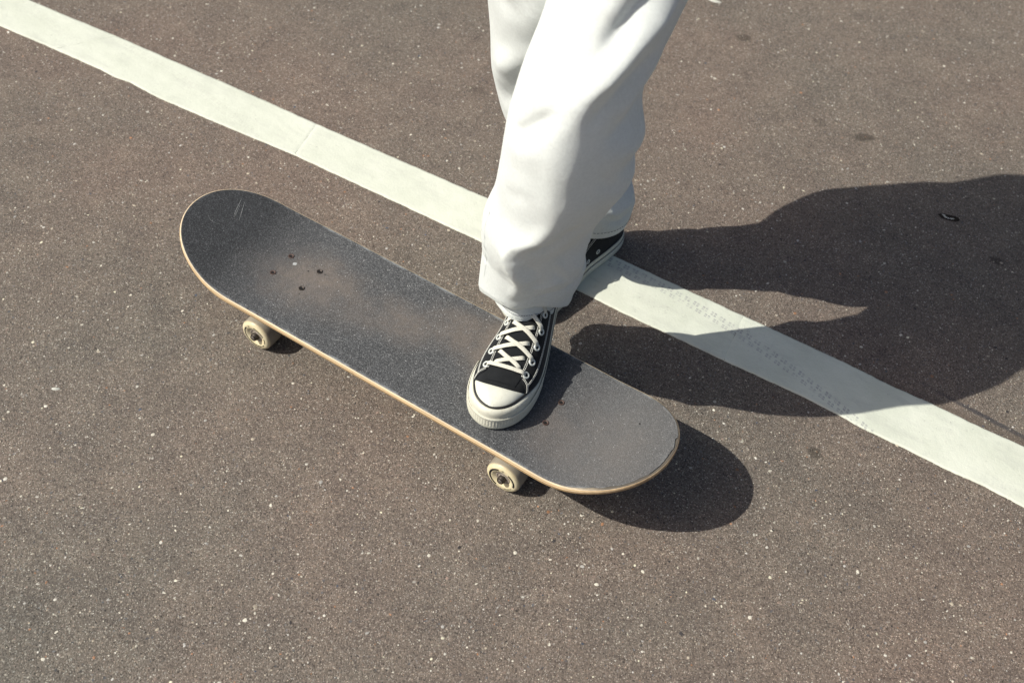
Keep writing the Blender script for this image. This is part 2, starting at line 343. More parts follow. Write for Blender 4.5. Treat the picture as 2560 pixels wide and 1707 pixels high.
# stones of the aggregate showing in the wearing course
corners = np.array([(-1.30, .29), (.50, 1.72), (1.0, .04), (-.13, -.76)])
def in_frame(P):
    ok = np.ones(len(P), bool)
    for i in range(4):
        a, b = corners[i], corners[(i + 1) % 4]; e = b - a
        ok &= (e[0] * (P[:, 1] - a[1]) - e[1] * (P[:, 0] - a[0])) < 0.02
    return ok
P = np.stack([rng.uniform(-1.35, 1.05, 70000), rng.uniform(-.8, 1.75, 70000)], 1); P = P[in_frame(P)][:26000]
n = len(P); R = np.clip(rng.lognormal(math.log(.00108), .46, n), .0005, .0038)
pal = np.array([(.66, .62, .52), (.60, .57, .50), (.52, .50, .46), (.46, .40, .31), (.38, .20, .11), (.30, .22, .18), (.07, .085, .115), (.045, .04, .04), (.70, .66, .50)])
pick = rng.choice(len(pal), n, p=[.19, .17, .15, .15, .07, .10, .055, .055, .06])
V = np.zeros((n, 8, 3)); ang = rng.uniform(0, 6.28, n); el = rng.uniform(.55, 1.0, n)
for k in range(7):
    t = ang + 2 * np.pi * k / 7; rr = R * rng.uniform(.72, 1.12, n)
    lx, ly = rr * np.cos(t - ang), rr * np.sin(t - ang) * el
    V[:, k, 0] = P[:, 0] + lx * np.cos(ang) - ly * np.sin(ang); V[:, k, 1] = P[:, 1] + lx * np.sin(ang) + ly * np.cos(ang); V[:, k, 2] = -.0002
V[:, 7, 0] = P[:, 0] + rng.normal(0, .15, n) * R; V[:, 7, 1] = P[:, 1] + rng.normal(0, .15, n) * R; V[:, 7, 2] = np.minimum(.0003 + R * .22, .0011)
F = [(8 * i + k, 8 * i + (k + 1) % 7, 8 * i + 7) for i in range(n) for k in range(7)]
st = mesh_obj('aggregate_stones', V.reshape(-1, 3), F, STONE, g)
ca = st.data.color_attributes.new('Col', 'FLOAT_COLOR', 'POINT')
cc = np.ones((n, 8, 4)); cc[:, :, :3] = (pal[pick] * rng.uniform(.55, 1.15, (n, 1)))[:, None, :]; ca.data.foreach_set('color', cc.astype(np.float32).ravel())
tag(st, kind='stuff')

# ------------------------------------------------------------------ the white line: four strips of marking laid end to end
LA = 0.0351; LT = np.array((math.cos(LA), math.sin(LA))); LN = np.array((-LT[1], LT[0]))
lo_pts = [(-2.6, .262), (-1.35, .268), (-1.1349, .2711), (-1.0256, .2757), (-.8844, .2792), (-.8485, .2770), (-.8131, .2812), (-.7431, .2767), (-.578, .2832), (-.4382, .2901), (-.3876, .2901), (-.0619, .2909), (.1222, .2845), (.2025, .2817), (.284, .2813), (.3934, .2809), (.5062, .2822), (.5706, .2792), (.601, .2759), (.6981, .2744), (.7285, .2725), (.7866, .2738), (.8436, .2702), (1.1, .267), (2.4, .25)]
up_pts = [(-2.6, .352), (-1.35, .361), (-1.1556, .3644), (-1.0552, .3675), (-.937, .373), (-.819, .3748), (-.6578, .3784), (-.4555, .3799), (-.1055, .3862), (.1478, .3847), (.2774, .383), (.4054, .3823), (.5337, .3807), (.6228, .3765), (.681, .3775), (.7603, .3750), (.8183, .3758), (1.1, .372), (2.4, .355)]
line = empty('road_marking_line'); tag(line, kind='structure')
def strip(sa_lo, sa_hi, sb_lo, sb_hi, za=.0005, zb=.0005):
    """one strip between two cross cuts; each cut given by its s at the near and the far edge"""
    ns = max(8, int((sb_lo - sa_lo) / .004)); prof_z = (.0003, .0016, .0023, .0024)
    V, UV, nt = [], [], 14
    for i in range(ns + 1):
        f = i / ns; row = []
        for j in range(nt):
            q = j / (nt - 1)
            s = (sa_lo * (1 - q) + sa_hi * q) * (1 - f) + (sb_lo * (1 - q) + sb_hi * q) * f
            if i in (0, ns): s += .0012 * mnoise.noise(Vector((q * 22, sa_lo * 9 + i, 3.3)))
            tl = np.interp(s, *zip(*lo_pts)) + .0007 * mnoise.noise(Vector((s * 55, 1.7, 0))) + .0007 * mnoise.noise(Vector((s * 210, 4.7, 0)))
            tu = np.interp(s, *zip(*up_pts)) + .0009 * mnoise.noise(Vector((s * 55, 9.7, 0))) + .0006 * mnoise.noise(Vector((s * 210, 14.7, 0)))
            e = (0, .0006, .0016, .004) ; 
            if j < 4: t = tl + e[j]; z = prof_z[j]
            elif j > nt - 5: t = tu - e[nt - 1 - j]; z = prof_z[nt - 1 - j]
            else: t = tl + .004 + (tu - tl - .008) * (j - 3) / (nt - 7); z = .0024 + .00025 * mnoise.noise(Vector((s * 30, t * 30, 0)))
            if i in (0, ns): z = min(z, za if i == 0 else zb)
            xy = LT * s + LN * t; V.append((xy[0], xy[1], z)); UV.append((s, t))
    return mesh_obj('marking_strip', V, grid_faces(ns + 1, nt), LINE, line, uvs=UV)
gp = .00025
gp = .00012
strip(-2.6, -2.6, -1.0204 - gp, -.915 - gp, zb=.0018)
strip(-1.0204 + gp, -.915 + gp, -.4363 - gp, -.4683 - gp, za=.0018, zb=.0019)
strip(-.4363 + gp, -.4683 + gp, .3845 - gp, .368 - gp, za=.0019, zb=.0019)
strip(.3845 + gp, .368 + gp, 2.4, 2.4, za=.0019)

# ------------------------------------------------------------------ skateboard
H0, DW, CONC = .0883, .1005, .0029
NOSE = dict(L=.3997, xk=.2576, sl=.365, x0=.2378); TAIL = dict(L=.4092, xk=.2714, sl=.414, x0=.2575)
def deck_w(x, inset=0.0):
    q = NOSE if x < 0 else TAIL; x = abs(x); w = DW - inset; L = q['L'] - inset
    if x <= q['x0']: return w
    s = min((x - q['x0']) / (L - q['x0']), 1.0)
    return w * max(1 - s ** 2.68, 0) ** (1 / 2.045)
def deck_z(x, y):
    q = NOSE if x < 0 else TAIL; x = abs(x); d = max(x - q['xk'], 0); r = .06
    k = (d * d / (2 * r) if d < r else d - r / 2) * q['sl']
    return H0 + CONC * (abs(y) / .0993) ** 2 * min(max(1 - (x - .2) / .25, .25), 1) + k
board = empty('skateboard', (0, 0, 0))
tag(board, 'worn skateboard with dusty black grip tape and cream wheels under the front shoe', 'skateboard')
def xs_for(inset, n=150):
    t = np.linspace(0, 1, n); s = (1 - np.cos(np.pi * t)) / 2; s = .55 * s + .45 * (np.sin((t - .5) * np.pi) * .5 + .5)
    return -(NOSE['L'] - inset) + (NOSE['L'] - inset + TAIL['L'] - inset) * s
def ring(inset, dz, n=260):
    """closed outline of the deck at an inset, lifted by dz from the top surface"""
    out = []
    tt = np.linspace(-np.pi / 2, np.pi / 2, n // 2)
    for q, sgn in ((TAIL, 1), (NOSE, -1)):
        w, L = DW - inset, q['L'] - inset
        xs = q['x0'] + (L - q['x0']) * np.abs(np.cos(tt)) ** (2 / 2.68); ys = w * np.sign(np.sin(tt)) * np.abs(np.sin(tt)) ** (2 / 2.045)
        if sgn < 0: xs, ys = -xs, -ys
        out += list(zip(xs, ys))
        a, b = out[-1][0], (-NOSE['x0'] if sgn > 0 else TAIL['x0'])
        for f in np.linspace(0, 1, 42)[1:-1]: out.append((a + (b - a) * f, out[-1][1]))
    return [(x, y, deck_z(x, y) + dz) for x, y in out]
def plate(inset, dz, name=None):
    xs = xs_for(inset); ny = 27; V, UV = [], []
    for x in xs:
        w = deck_w(x, inset)
        for j in range(ny):
            q = math.sin((j / (ny - 1) - .5) * math.pi); y = w * q
            L = (NOSE if x < 0 else TAIL)['L'] - inset; e = abs(q) if abs(x) < .25 else max(abs(q), (abs(x) - .25) / (L - .25))
            V.append((x, y, deck_z(x, y) + dz)); UV.append((x, e))
    return V, grid_faces(len(xs), ny), UV
rings = [ring(i, z) for i, z in ((.0022, -.0002), (.0009, -.0009), (.0002, -.0024), (0, -.0055), (.0004, -.0085), (.0016, -.0104), (.003, -.011))]
nr = len(rings[0]); V = [p for r_ in rings for p in r_]
UV = [(k / nr, v) for v in (1.0, .93, .8, .5, .24, .07, 0) for k in range(nr)]
F = grid_faces(len(rings), nr, True)
v, f, uv = plate(.0022, -.0002); o = len(V); V += v; UV += [(a, 1.0) for a, b in uv]; F += [tuple(i + o for i in q) for q in f]
v, f, uv = plate(.003, -.011); o = len(V); V += v; UV += [(a, .02) for a, b in uv]; F += [tuple(i + o for i in q[::-1]) for q in f]
deck = mesh_obj('deck', V, F, WOOD, board, uvs=UV)
# grip tape: thin sheet, cut a little short of the edge, frayed at the tail
v, f, uv = plate(.0028, .0006); v = [list(q) for q in v]
for q, t in zip(v, uv):
    if q[0] > .30 and t[1] > .9:
        k = (t[1] - .9) / .1 * min((q[0] - .30) / .05, 1) * (.8 if q[1] < .03 else .2)
        a = 1 - k * (.028 + .030 * mnoise.noise(Vector((q[0] * 60, q[1] * 60, 0))))
        q[0] = .30 + (q[0] - .30) * a; q[1] *= a; q[2] = deck_z(q[0], q[1]) + .0006
grip = mesh_obj('grip_tape', v, f, GRIP, board, uvs=uv)
m = grip.modifiers.new('thickness', 'SOLIDIFY'); m.thickness = .0007; m.offset = -1
tag(grip, 'black grip tape worn grey with brown dust patches')
def on_deck(pts, lift=.0009): return [(x, y, deck_z(x, y) + lift) for x, y in pts]
def scratch(pts, w=.00035):
    P = on_deck(pts); n = len(P); rad = [w * (1 - .7 * abs(2 * i / (n - 1) - 1)) for i in range(n)]
    v, f = tube(P, rad, 5); return v, f
sc = [scratch([(-.357 + .0016 * i, .052 - .0042 * i + .0008 * math.sin(i)) for i in range(9)]), scratch([(-.351 + .0018 * i, .053 - .0036 * i) for i in range(10)]),
      scratch([(-.352 + .0015 * i, .044 - .004 * i) for i in range(7)], .0003), scratch([(-.372 + .004 * i, -.004 - .006 * math.sin(i * .5)) for i in range(7)], .00014),
      scratch([(-.118 + .002 * i, -.083 + .0012 * i) for i in range(8)], .0003), scratch([(.285 + .001 * i, .020 - .0011 * i) for i in range(7)], .0003), scratch([(-.085 + .002 * i, -.072 + .001 * i) for i in range(8)], .0003)]
for v, f in sc: mesh_obj('scratch', v, f, PALE, grip)
def disc(x, y, r, mat, name, seg=14, lift=.001, parent=None):
    V = [(x, y, deck_z(x, y) + lift + .0002)] + [(x + r * (1 + .12 * math.sin(3 * k)) * math.cos(2 * math.pi * k / seg), y + r * (1 + .12 * math.cos(2 * k)) * math.sin(2 * math.pi * k / seg), deck_z(x, y) + lift) for k in range(seg)]
    return mesh_obj(name, V, [(0, 1 + k, 1 + (k + 1) % seg) for k in range(seg)], mat, parent or grip)
disc(-.2215, .0115, .0031, PALE, 'pale_sticker_dot'); disc(-.196, .0115, .0012, INK, 'nick'); disc(-.172, .0206, .0009, INK, 'nick'); disc(-.178, -.031, .0008, INK, 'nick'); disc(.345, .038, .0012, INK, 'nick')
# countersunk truck bolts
bv, bf = lathe([(.0001, .0002), (.0021, .0002), (.0022, .0004), (.0030, .0006), (.0036, .0010), (.0041, .0011), (.0044, .0009), (.0045, .0001), (.0045, -.004)], 20, 'z')
sv, sf = lathe([(.0001, .0), (.0021, .0)], 6, 'z')
for sx in (-1, 1):
    for bx in (.1819, .2359):
        for by in (-.0206, .0206):
            x, y = sx * bx, by
            bo = mesh_obj('bolt', bv, bf, RUSTBOLT if (sx > 0 or (bx > .2)) else DARKSTEEL, board)
            bo.location = (x, y, deck_z(x, y) + .0006)
            so = mesh_obj('hex_socket', sv, sf, INK, bo); so.location = (0, 0, .0007)
# trucks
AX = .2169; WR = .0263
for sx in (-1, 1):
    tr = mesh_obj('truck', *merge([box(sx * AX, 0, .0735, .080, .054, .006), box(sx * (AX - .004), 0, .066, .05, .036, .010)]), CASTALU, board, smooth=False)
    m = tr.modifiers.new('bevel', 'BEVEL'); m.width = .0025; m.segments = 2
    hv = []
    for y, zt, hw in ((-.066, .033, .008), (-.04, .040, .010), (-.018, .052, .014), (0, .058, .017), (.018, .052, .014), (.04, .040, .010), (.066, .033, .008)):
        hv += [(sx * AX - hw, y, .021), (sx * AX + hw, y, .021), (sx * AX + hw * .6, y, zt), (sx * AX - hw * .6, y, zt)]
    hf = grid_faces(7, 4, True) + [(3, 2, 1, 0), (24, 25, 26, 27)]
    hg = mesh_obj('hanger', hv, hf, CASTALU, tr, smooth=False); m = hg.modifiers.new('bevel', 'BEVEL'); m.width = .002; m.segments = 2
    v, f = lathe([(.0001, -.0982), (.0032, -.0982), (.0040, -.0972), (.0040, .0972), (.0032, .0982), (.0001, .0982)], 16); ax = mesh_obj('axle', v, f, STEEL, tr); ax.location = (sx * AX, 0, WR)
    v, f = lathe([(.0001, 0), (.0105, 0), (.0115, .004), (.0105, .010), (.0105, .012), (.0115, .018), (.0105, .022), (.0001, .022)], 20, 'z'); bs = mesh_obj('bushing', v, f, BLACKRUB, tr); bs.location = (sx * (AX - .016), 0, .042)
# wheels: lathed about the axle, outer side towards -y
wprof = [(.0112, -.004), (.0112, -.0136), (.0120, -.0143), (.0140, -.0155), (.0154, -.0164), (.0164, -.0168), (.0190, -.0169), (.0214, -.0167), (.0234, -.0160), (.0250, -.0146), (.0259, -.0128), (.0263, -.0106), (.0263, .0085), (.0258, .0115), (.0243, .0142), (.0215, .0156), (.0180, .0152), (.0140, .0110), (.0112, .008), (.0112, -.004)]
wv, wf = lathe(wprof, 56)
bvv, bff = lathe([(.0040, -.0138), (.0060, -.0139), (.0064, -.0134), (.0088, -.0133), (.0092, -.0140), (.0110, -.0141), (.0112, -.013), (.0112, .006), (.004, .006)], 32)
nv, nf = [], []
for y in (-.0198, -.0189, -.0138):
    for k in range(6):
        r_ = .0056 if y < -.0195 else .0063; nv.append((r_ * math.cos(math.pi / 3 * k + .4), y, r_ * math.sin(math.pi / 3 * k + .4)))
nf = grid_faces(3, 6, True) + [tuple(range(6))]
v2, f2 = lathe([(.0047, -.0198), (.0048, -.0210), (.0044, -.0217), (.0043, -.0213)], 18); nv, nf = merge([(nv, nf), (v2, f2)])
def arc_print(segs):
    parts = []
    for a0, a1, r0, r1 in segs:
        n = max(3, int((a1 - a0) / 4)); V = []
        for i in range(n + 1):
            t = math.radians(a0 + (a1 - a0) * i / n)
            for r_ in (r0, (r0 + r1) / 2, r1):
                y = np.interp(r_, [.0164, .0190, .0214, .0234, .0250], [-.0168, -.0169, -.0167, -.0160, -.0146]) - .00018
                V.append((r_ * math.cos(t), y, r_ * math.sin(t)))
        parts.append((V, grid_faces(n + 1, 3)))
    return merge(parts)
letters = [(a, a + w_, .0178, .0196 - .0003 * (k % 2)) for k, (a, w_) in enumerate([(-58, 2.2), (-54, 1.6), (-51, 2.6), (-46.5, 1.4), (-43, 2.2), (-39, 2.6), (-34, 1.4), (-31, 2.2), (-27, 1.6), (-23.5, 2.6), (-19, 1.4), (-16, 2.2)])]
marks = [(103, 106, .0184, .0212), (107.5, 110, .0188, .0206), (99, 101, .0190, .0200)]
av, af = arc_print([(5, 78, .0176, .0204), (125, 262, .0174, .0203)] + letters + marks)
bv_, bf_ = arc_print([(-30, 0, .0180, .0194), (10, 72, .0178, .0197), (122, 285, .0176, .0196), (100, 104, .0184, .0206), (95, 97, .0188, .0200)] + [(a - 14, b - 14, c, d) for a, b, c, d in letters[:7]])
for sx in (-1, 1):
    for sy in (-1, 1):
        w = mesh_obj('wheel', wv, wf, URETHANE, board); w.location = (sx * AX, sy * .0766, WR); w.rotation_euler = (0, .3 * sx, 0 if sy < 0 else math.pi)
        mesh_obj('bearing', bvv, bff, BEARING, w); mesh_obj('axle_nut', nv, nf, DARKSTEEL, w)
        mesh_obj('printed_ring', *((av, af) if sx > 0 else (bv_, bf_)), INK, w)

# ------------------------------------------------------------------ shoes
ctl = np.array([(0, 0, 0), (.008, .040, .040), (.02, .061, .061), (.05, .088, .088), (.12, .111, .112), (.25, .114, .126), (.4, .108, .148), (.52, .125, .166), (.64, .160, .178), (.74, .174, .180), (.84, .168, .164), (.91, .146, .134), (.955, .112, .096), (.982, .072, .058), (.995, .036, .022), (1.0, .006, -.006)])
SL, SW = .2761, .9517
def shoe_half(side):
    """dense outline half-widths: left(+y), right(-y) against x"""
    return (lambda x: np.interp(x, ctl[:, 0], ctl[:, 1] if side > 0 else ctl[:, 2]) * SL * SW), (lambda x: np.interp(x, ctl[:, 0], ctl[:, 2] if side > 0 else ctl[:, 1]) * SL * SW)
def shoe_outline(side, n=260):
    wl, wr = shoe_half(side); u = .5 - .5 * np.cos(np.pi * np.linspace(0, 1, 400))
    P = np.r_[np.stack([u * SL, wl(u)], 1), np.stack([u * SL, -wr(u)], 1)[::-1]]
    d = np.r_[0, np.cumsum(np.linalg.norm(np.diff(P, axis=0), axis=1))]
    s = np.linspace(0, d[-1], n, endpoint=False); P = np.stack([np.interp(s, d, P[:, 0]), np.interp(s, d, P[:, 1])], 1)
    for _ in range(22): P = .5 * P + .25 * np.roll(P, 1, 0) + .25 * np.roll(P, -1, 0)
    T = np.roll(P, -1, 0) - np.roll(P, 1, 0); T /= np.linalg.norm(T, axis=1)[:, None]
    return P, np.stack([-T[:, 1], T[:, 0]], 1)      # outward normals (outline runs clockwise: left side heel->toe)
HX = [0, .03, .1, .2, .28, .36, .45, .535, .62, .683, .75, .80, .87, .93, .97, 1.0]
HZ = [.086, .098, .112, .120, .116, .104, .089, .0755, .0655, .0585, .0530, .0508, .0488, .0460, .0425, .0372]
def zfac(xf): return .68 + .32 * sstep(.66, .90, xf)
def smooth_interp(x, X, Y):
    x = np.asarray(x, float); return (np.interp(x - .02, X, Y) + 2 * np.interp(x, X, Y) + np.interp(x + .02, X, Y)) / 4
def make_shoe(name, parent, side, loc, rz, label):
    shoe_e = mesh_shoe(name, parent, side); shoe_e.location = loc; shoe_e.rotation_euler = (0, 0, rz); shoe_e['label'] = label
    return shoe_e
def mesh_shoe(name, parent, side):
    O, N_ = shoe_outline(side); n = len(O); KI = .42 + .58 * sstep(.66, .90, O[:, 0] / SL); INS = O - N_ * (.0090 * KI)[:, None]
    i0, i1 = int(np.argmin(INS[:, 0])), int(np.argmax(INS[:, 0])); XA, XB = INS[i0, 0], INS[i1, 0]
    def half(ids, sg):
        q = np.array([INS[k % n] for k in ids]); o_ = np.argsort(q[:, 0]); return q[o_, 0], sg * q[o_, 1]
    yT, yH = INS[i1, 1], INS[i0, 1]
    L_ids = range(i0, i1 + 1) if i1 > i0 else range(i0, i1 + n + 1); R_ids = range(i1, i0 + n + 1) if i1 > i0 else range(i1, i0 + 1)
    lx_, ly_ = half(L_ids, 1); rx_, ry_ = half(R_ids, -1)
    def surf(xf, psi):
        """upper: xf 0 heel..1 toe, psi -1 (right foxing) .. 1 (left foxing)"""
        xw = XA + xf * (XB - XA); hl, hr = float(np.interp(xw, lx_, ly_)), float(np.interp(xw, rx_, ry_))
        mid_ = (hl - hr) / 2; hw = max((hl + hr) / 2, .0006)
        h = float(smooth_interp(xf, HX, HZ)); BASE = .0362 * float(zfac(xf)) - .006; t = psi * math.pi / 2; e = 2.35 + .7 * (1 - sstep(.0, .5, xf)) + .10 * sstep(.8, 1, xf)
        s_, c_ = abs(math.sin(t)) ** (2 / e), abs(math.cos(t)) ** (2 / e)
        pinch = 1 - .28 * (1 - sstep(.02, .5, xf)) * c_ ** 2
        y = hw * s_ * pinch * (1 if psi > 0 else -1); cy = mid_; x = xw
        if xf < .06: x += (c_ ** 1.5) * (.06 - xf) * SL * .35
        return np.array((x, y + cy, BASE + (h - BASE) * c_))
    def nrm(xf, psi):
        a, b = surf(min(xf + .006, 1), psi) - surf(max(xf - .006, 0), psi), surf(xf, min(psi + .01, 1)) - surf(xf, max(psi - .01, -1))
        n_ = np.cross(a, b); n_ /= np.linalg.norm(n_) + 1e-12
        return n_
    def pt(xf, psi, lift=0.): return surf(xf, psi) + nrm(xf, psi) * lift
    NX, NP = 90, 41
    V = [pt(.6 * (i / (NX - 1)) + .4 * (.5 - .5 * math.cos(math.pi * i / (NX - 1))), 2 * j / (NP - 1) - 1) for i in range(NX) for j in range(NP)]
    F = grid_faces(NX, NP); F += [tuple(range(NP)), tuple((NX - 1) * NP + k for k in range(NP))[::-1]]
    up = mesh_obj(name, V, F, CANVAS, parent)
    # foxing and outsole
    prof = [(.0095, .0300), (.0092, .0345), (.0080, .0362), (.0055, .0362), (.0030, .0345), (.0014, .0310), (.0010, .0260), (.0011, .0235), (.0006, .0228), (.0, .0215), (-.0006, .0150), (-.0004, .0060), (.0004, .0022), (.0022, .0003), (.006, 0.)]
    V = []
    for i_, z_ in prof:
        for k in range(n):
            xf = O[k, 0] / SL; zz = z_ * zfac(xf) if z_ > .0225 else z_ * (.80 + .20 * sstep(.66, .90, xf))
            p_ = O[k] - N_[k] * (i_ * KI[k] if z_ > .028 else i_)
            V.append((p_[0], p_[1], zz))
    F = grid_faces(len(prof), n, True); F.append(tuple((len(prof) - 1) * n + k for k in range(n)))
    sole = mesh_obj('sole', V, F, RUBBER, up)
    # black piping along the top of the foxing and a pinstripe round its side
    def loop_at(inset, z, sel=None):
        ks = [k for k in range(n) if sel is None or sel(O[k, 0] / SL)]
        return [(*(O[k] - N_[k] * inset * KI[k]), z * zfac(O[k, 0] / SL)) for k in ks]
    lp = loop_at(.0084, .0376); lp = lp + lp[:2]
    v, f = tube(lp, .0016, 8, caps=False); mesh_obj('piping', v, f, BLACKRUB, up)
    i0 = int(np.argmin(O[:, 0]))
    order = list(np.roll(np.arange(n), -int(np.argmax(O[:, 0]))))
    seq = [k for k in order if O[k, 0] / SL < .74]
    v, f = tube([(*(O[k] - N_[k] * .0006), .0236 * zfac(O[k, 0] / SL)) for k in seq], .0008, 6); mesh_obj('pinstripe', v, f, BLACKRUB, up)
    # toe bumper with raised diamonds
    seqb = [k for k in order if O[k, 0] / SL > .66]; seqb = sorted(seqb, key=lambda k: (k - int(np.argmax(O[:, 0])) + n // 2) % n)
    BP = np.array([O[k] for k in seqb]); BN = np.array([N_[k] for k in seqb]); d = np.r_[0, np.cumsum(np.linalg.norm(np.diff(BP, axis=0), axis=1))]
    nb = 560; ss = np.linspace(0, d[-1], nb); px = np.interp(ss, d, BP[:, 0]); py = np.interp(ss, d, BP[:, 1]); nx = np.interp(ss, d, BN[:, 0]); ny = np.interp(ss, d, BN[:, 1])
    V = []; zs = np.linspace(.0030, .0232, 34)
    for i in range(nb):
        for z_ in zs:
            a = ss[i] / .0040; b = (z_ - .0075) / .0034
            dm = max(0, math.cos(math.pi * (a + b)) * math.cos(math.pi * (a - b))) if .0075 < z_ < .0195 else 0
            if z_ <= .0075: dm = .45 * (.5 + .5 * math.sin(ss[i] / .0016 * 2 * math.pi)) * (1 if z_ > .0045 else .4)
            if z_ >= .0195: dm = .5 + .3 * math.sin(ss[i] / .0018 * 2 * math.pi)
            if z_ > .0226 or z_ < .0034: dm = -.8
            ed = min(i, nb - 1 - i) / 8.; off = .0004 + .0007 * dm * min(ed, 1) if ed >= .5 else -.0008
            V.append((px[i] + nx[i] * (off + .0004), py[i] + ny[i] * (off + .0004), z_))
    mesh_obj('toe_bumper', V, grid_faces(nb, len(zs)), RUBBER, up)
    # toe cap
    V = []; NA, NB = 26, 37
    for i in range(NA):
        for j in range(NB):
            psi = (2 * j / (NB - 1) - 1) * .97; x0 = .897 - .055 * abs(psi) ** 2.2; xf = x0 + (1.0 - x0) * math.sin(math.pi / 2 * i / (NA - 1))
            e = min(i / 1.5, 1); V.append(pt(min(xf, .999), psi, .0002 + .0012 * e))
    mesh_obj('toe_cap', V, grid_faces(NA, NB), DULLCAP, up)
    # eyestay panels, eyelets, stitching, tongue, laces
    EX = [.778, .697, .615, .532, .448, .37, .31]; EP, TP = .43, .262
    def tpsi(xf): return TP + .16 * sstep(.75, .85, xf) ** 1.5
    def front_x(q):  # front edge of the panel from throat (q=0) to foxing (q=1)
        return .822 + .032 * q + .034 * q * q
    for s in (-1, 1):
        V = []; NA, NB = 60, 22
        for i in range(NA):
            for j in range(NB):
                q = j / (NB - 1); xr = i / (NA - 1); xe = front_x(q) - .045 * max(0, 1 - q / .14) ** 2
                xf = .30 + (xe - .30) * (1 - (1 - xr) ** 1.4); psi = tpsi(xf) + (.985 - tpsi(xf)) * q
                edge = min(1, q / .05 + .001, (1 - xr) / .02 + .001) ** .5
                V.append(pt(xf, s * psi, .0002 + .0014 * edge))
        F = grid_faces(NA, NB)
        mesh_obj('eyestay', V, F if s > 0 else [q[::-1] for q in F], CANVAS, up)
        dashes = []
        def stitch(fn, L_, n_):
            for k in range(n_):
                a, b = (k + .16) / n_, (k + .84) / n_
                P_ = [fn(a), fn((a + b) / 2), fn(b)]; Q = [pt(x_, s * p_, .0018) for x_, p_ in P_]
                dashes.append(tube(Q, .00052, 5))
        for off in (.045, .080): stitch(lambda u, off=off: (.32 + .480 * u, tpsi(.32 + .480 * u) + off), 0, 48)
        for off in (.0, .035): stitch(lambda u, off=off: (.32 + (.505 + off * .1) * u, .62 + off + .02 * u), 0, 52)
        for off in (0., .008): stitch(lambda u, off=off: (.806 - off + .020 * u, .40 + .24 * u), 0, 8)
        stitch(lambda u: (.828 + .044 * u, .64 + .32 * u), 0, 10); stitch(lambda u: (.819 + .044 * u, .64 + .32 * u), 0, 10)
        v, f = merge(dashes); mesh_obj('stitching', v, f, THREAD, up)
        for k, x_ in enumerate(EX):
            c_, n_ = pt(x_, s * EP, .0020), nrm(x_, s * EP)
            rt = Vector(n_).to_track_quat('Z', 'Y').to_matrix()
            v, f = lathe([(.0026, -.0012), (.0026, .0002), (.0030, .0008), (.0039, .0010), (.0048, .0006), (.0052, -.0004)], 20, 'z')
            v = [Vector(c_) + rt @ Vector(q) for q in v]; mesh_obj('eyelet', v, f, EYELETMAT, up)
            v = [Vector(c_) + rt @ Vector((.0027 * math.cos(t), .0027 * math.sin(t), -.0003)) for t in np.linspace(0, 2 * math.pi, 12, endpoint=False)]
            mesh_obj('eyelet_hole', v, [tuple(range(12))], INK, up)
    V = [pt(.28 + .59 * i / 39, (2 * j / 18 - 1) * (.36), .0007 + .0006 * math.cos((2 * j / 18 - 1) * 1.5)) for i in range(40) for j in range(19)]
    mesh_obj('tongue', V, grid_faces(40, 19), CANVAS, up)
    if side > 0:   # two vents low on the inner side
        for x_, p_ in ((.43, .90), (.335, .90)):
            c_, n_ = pt(x_, side * p_, .0018), nrm(x_, side * p_); rt = Vector(n_).to_track_quat('Z', 'Y').to_matrix()
            v, f = lathe([(.0024, -.0012), (.0026, .0006), (.0034, .0010), (.0042, .0004), (.0044, -.0006)], 18, 'z')
            mesh_obj('vent_eyelet', [Vector(c_) + rt @ Vector(q) for q in v], f, EYELETMAT, up)
    def lace(a, b, lift, start_hole=True, end_hole=False, sag=0.):
        n_ = 22; P_, U = [], []
        for i in range(n_):
            q = i / (n_ - 1); x_ = a[0] + (b[0] - a[0]) * q; p_ = a[1] + (b[1] - a[1]) * q
            l_ = lift * min(1, math.sin(math.pi * min(max(q, .0), 1)) * 2.2 + .0)
            base = .0028
            if start_hole: base += -.0035 * max(0, 1 - q / .07) + .0010 * math.exp(-((q - .13) / .07) ** 2)
            else: base += -.0032 * max(0, 1 - q / .10)
            if end_hole: base += -.0035 * max(0, 1 - (1 - q) / .07) + .0010 * math.exp(-((1 - q - .13) / .07) ** 2)
            else: base += -.0032 * max(0, 1 - (1 - q) / .10)
            P_.append(pt(x_ + .004 * math.sin(q * math.pi) * sag, p_, base + l_)); U.append(nrm(x_, p_))
        v, f = tube(P_, 0, 12, flat=(.0030, .00075), up=U); mesh_obj('lace', v, f, LACE, up)
    # image-left row is the wearer's right side of the shoe (psi < 0)
    I, J = -1, 1
    lace((EX[0] - .002, I * EP), (EX[0] + .002, J * EP), .0024, True, True, 1.2)
    lace((EX[0] - .012, I * .25), (EX[1], J * .25), .0000, False, False)
    lace((EX[0] - .010, J * .25), (EX[1] - .004, I * .25), .0012, False, False)
    for k in range(1, 6):
        lace((EX[k], I * EP), (EX[k + 1] + .004, J * .248), .0010, True, False, .8)
        lace((EX[k], J * EP), (EX[k + 1] + .004, I * .248), .0026, True, False, -.5)
    return up

person = empty('person', (.10, .30, 0))
tag(person, 'person in baggy white jeans with one black canvas sneaker on the skateboard', 'person')
def P_local(e, loc): return (loc[0] - e.location.x, loc[1] - e.location.y, loc[2])
make_shoe('shoe', person, -1, P_local(person, (.1064, .1906, H0 + .0028)), math.radians(-74.45), 'black canvas lace-up shoe resting on the grip tape')
make_shoe('shoe', person, 1, P_local(person, (.1046, .4404, .0026)), math.radians(-99.6), 'black canvas shoe planted on the ground behind')

# ------------------------------------------------------------------ white jeans
AC, AD = np.array((.894, .447)), np.array((-.447, .894))
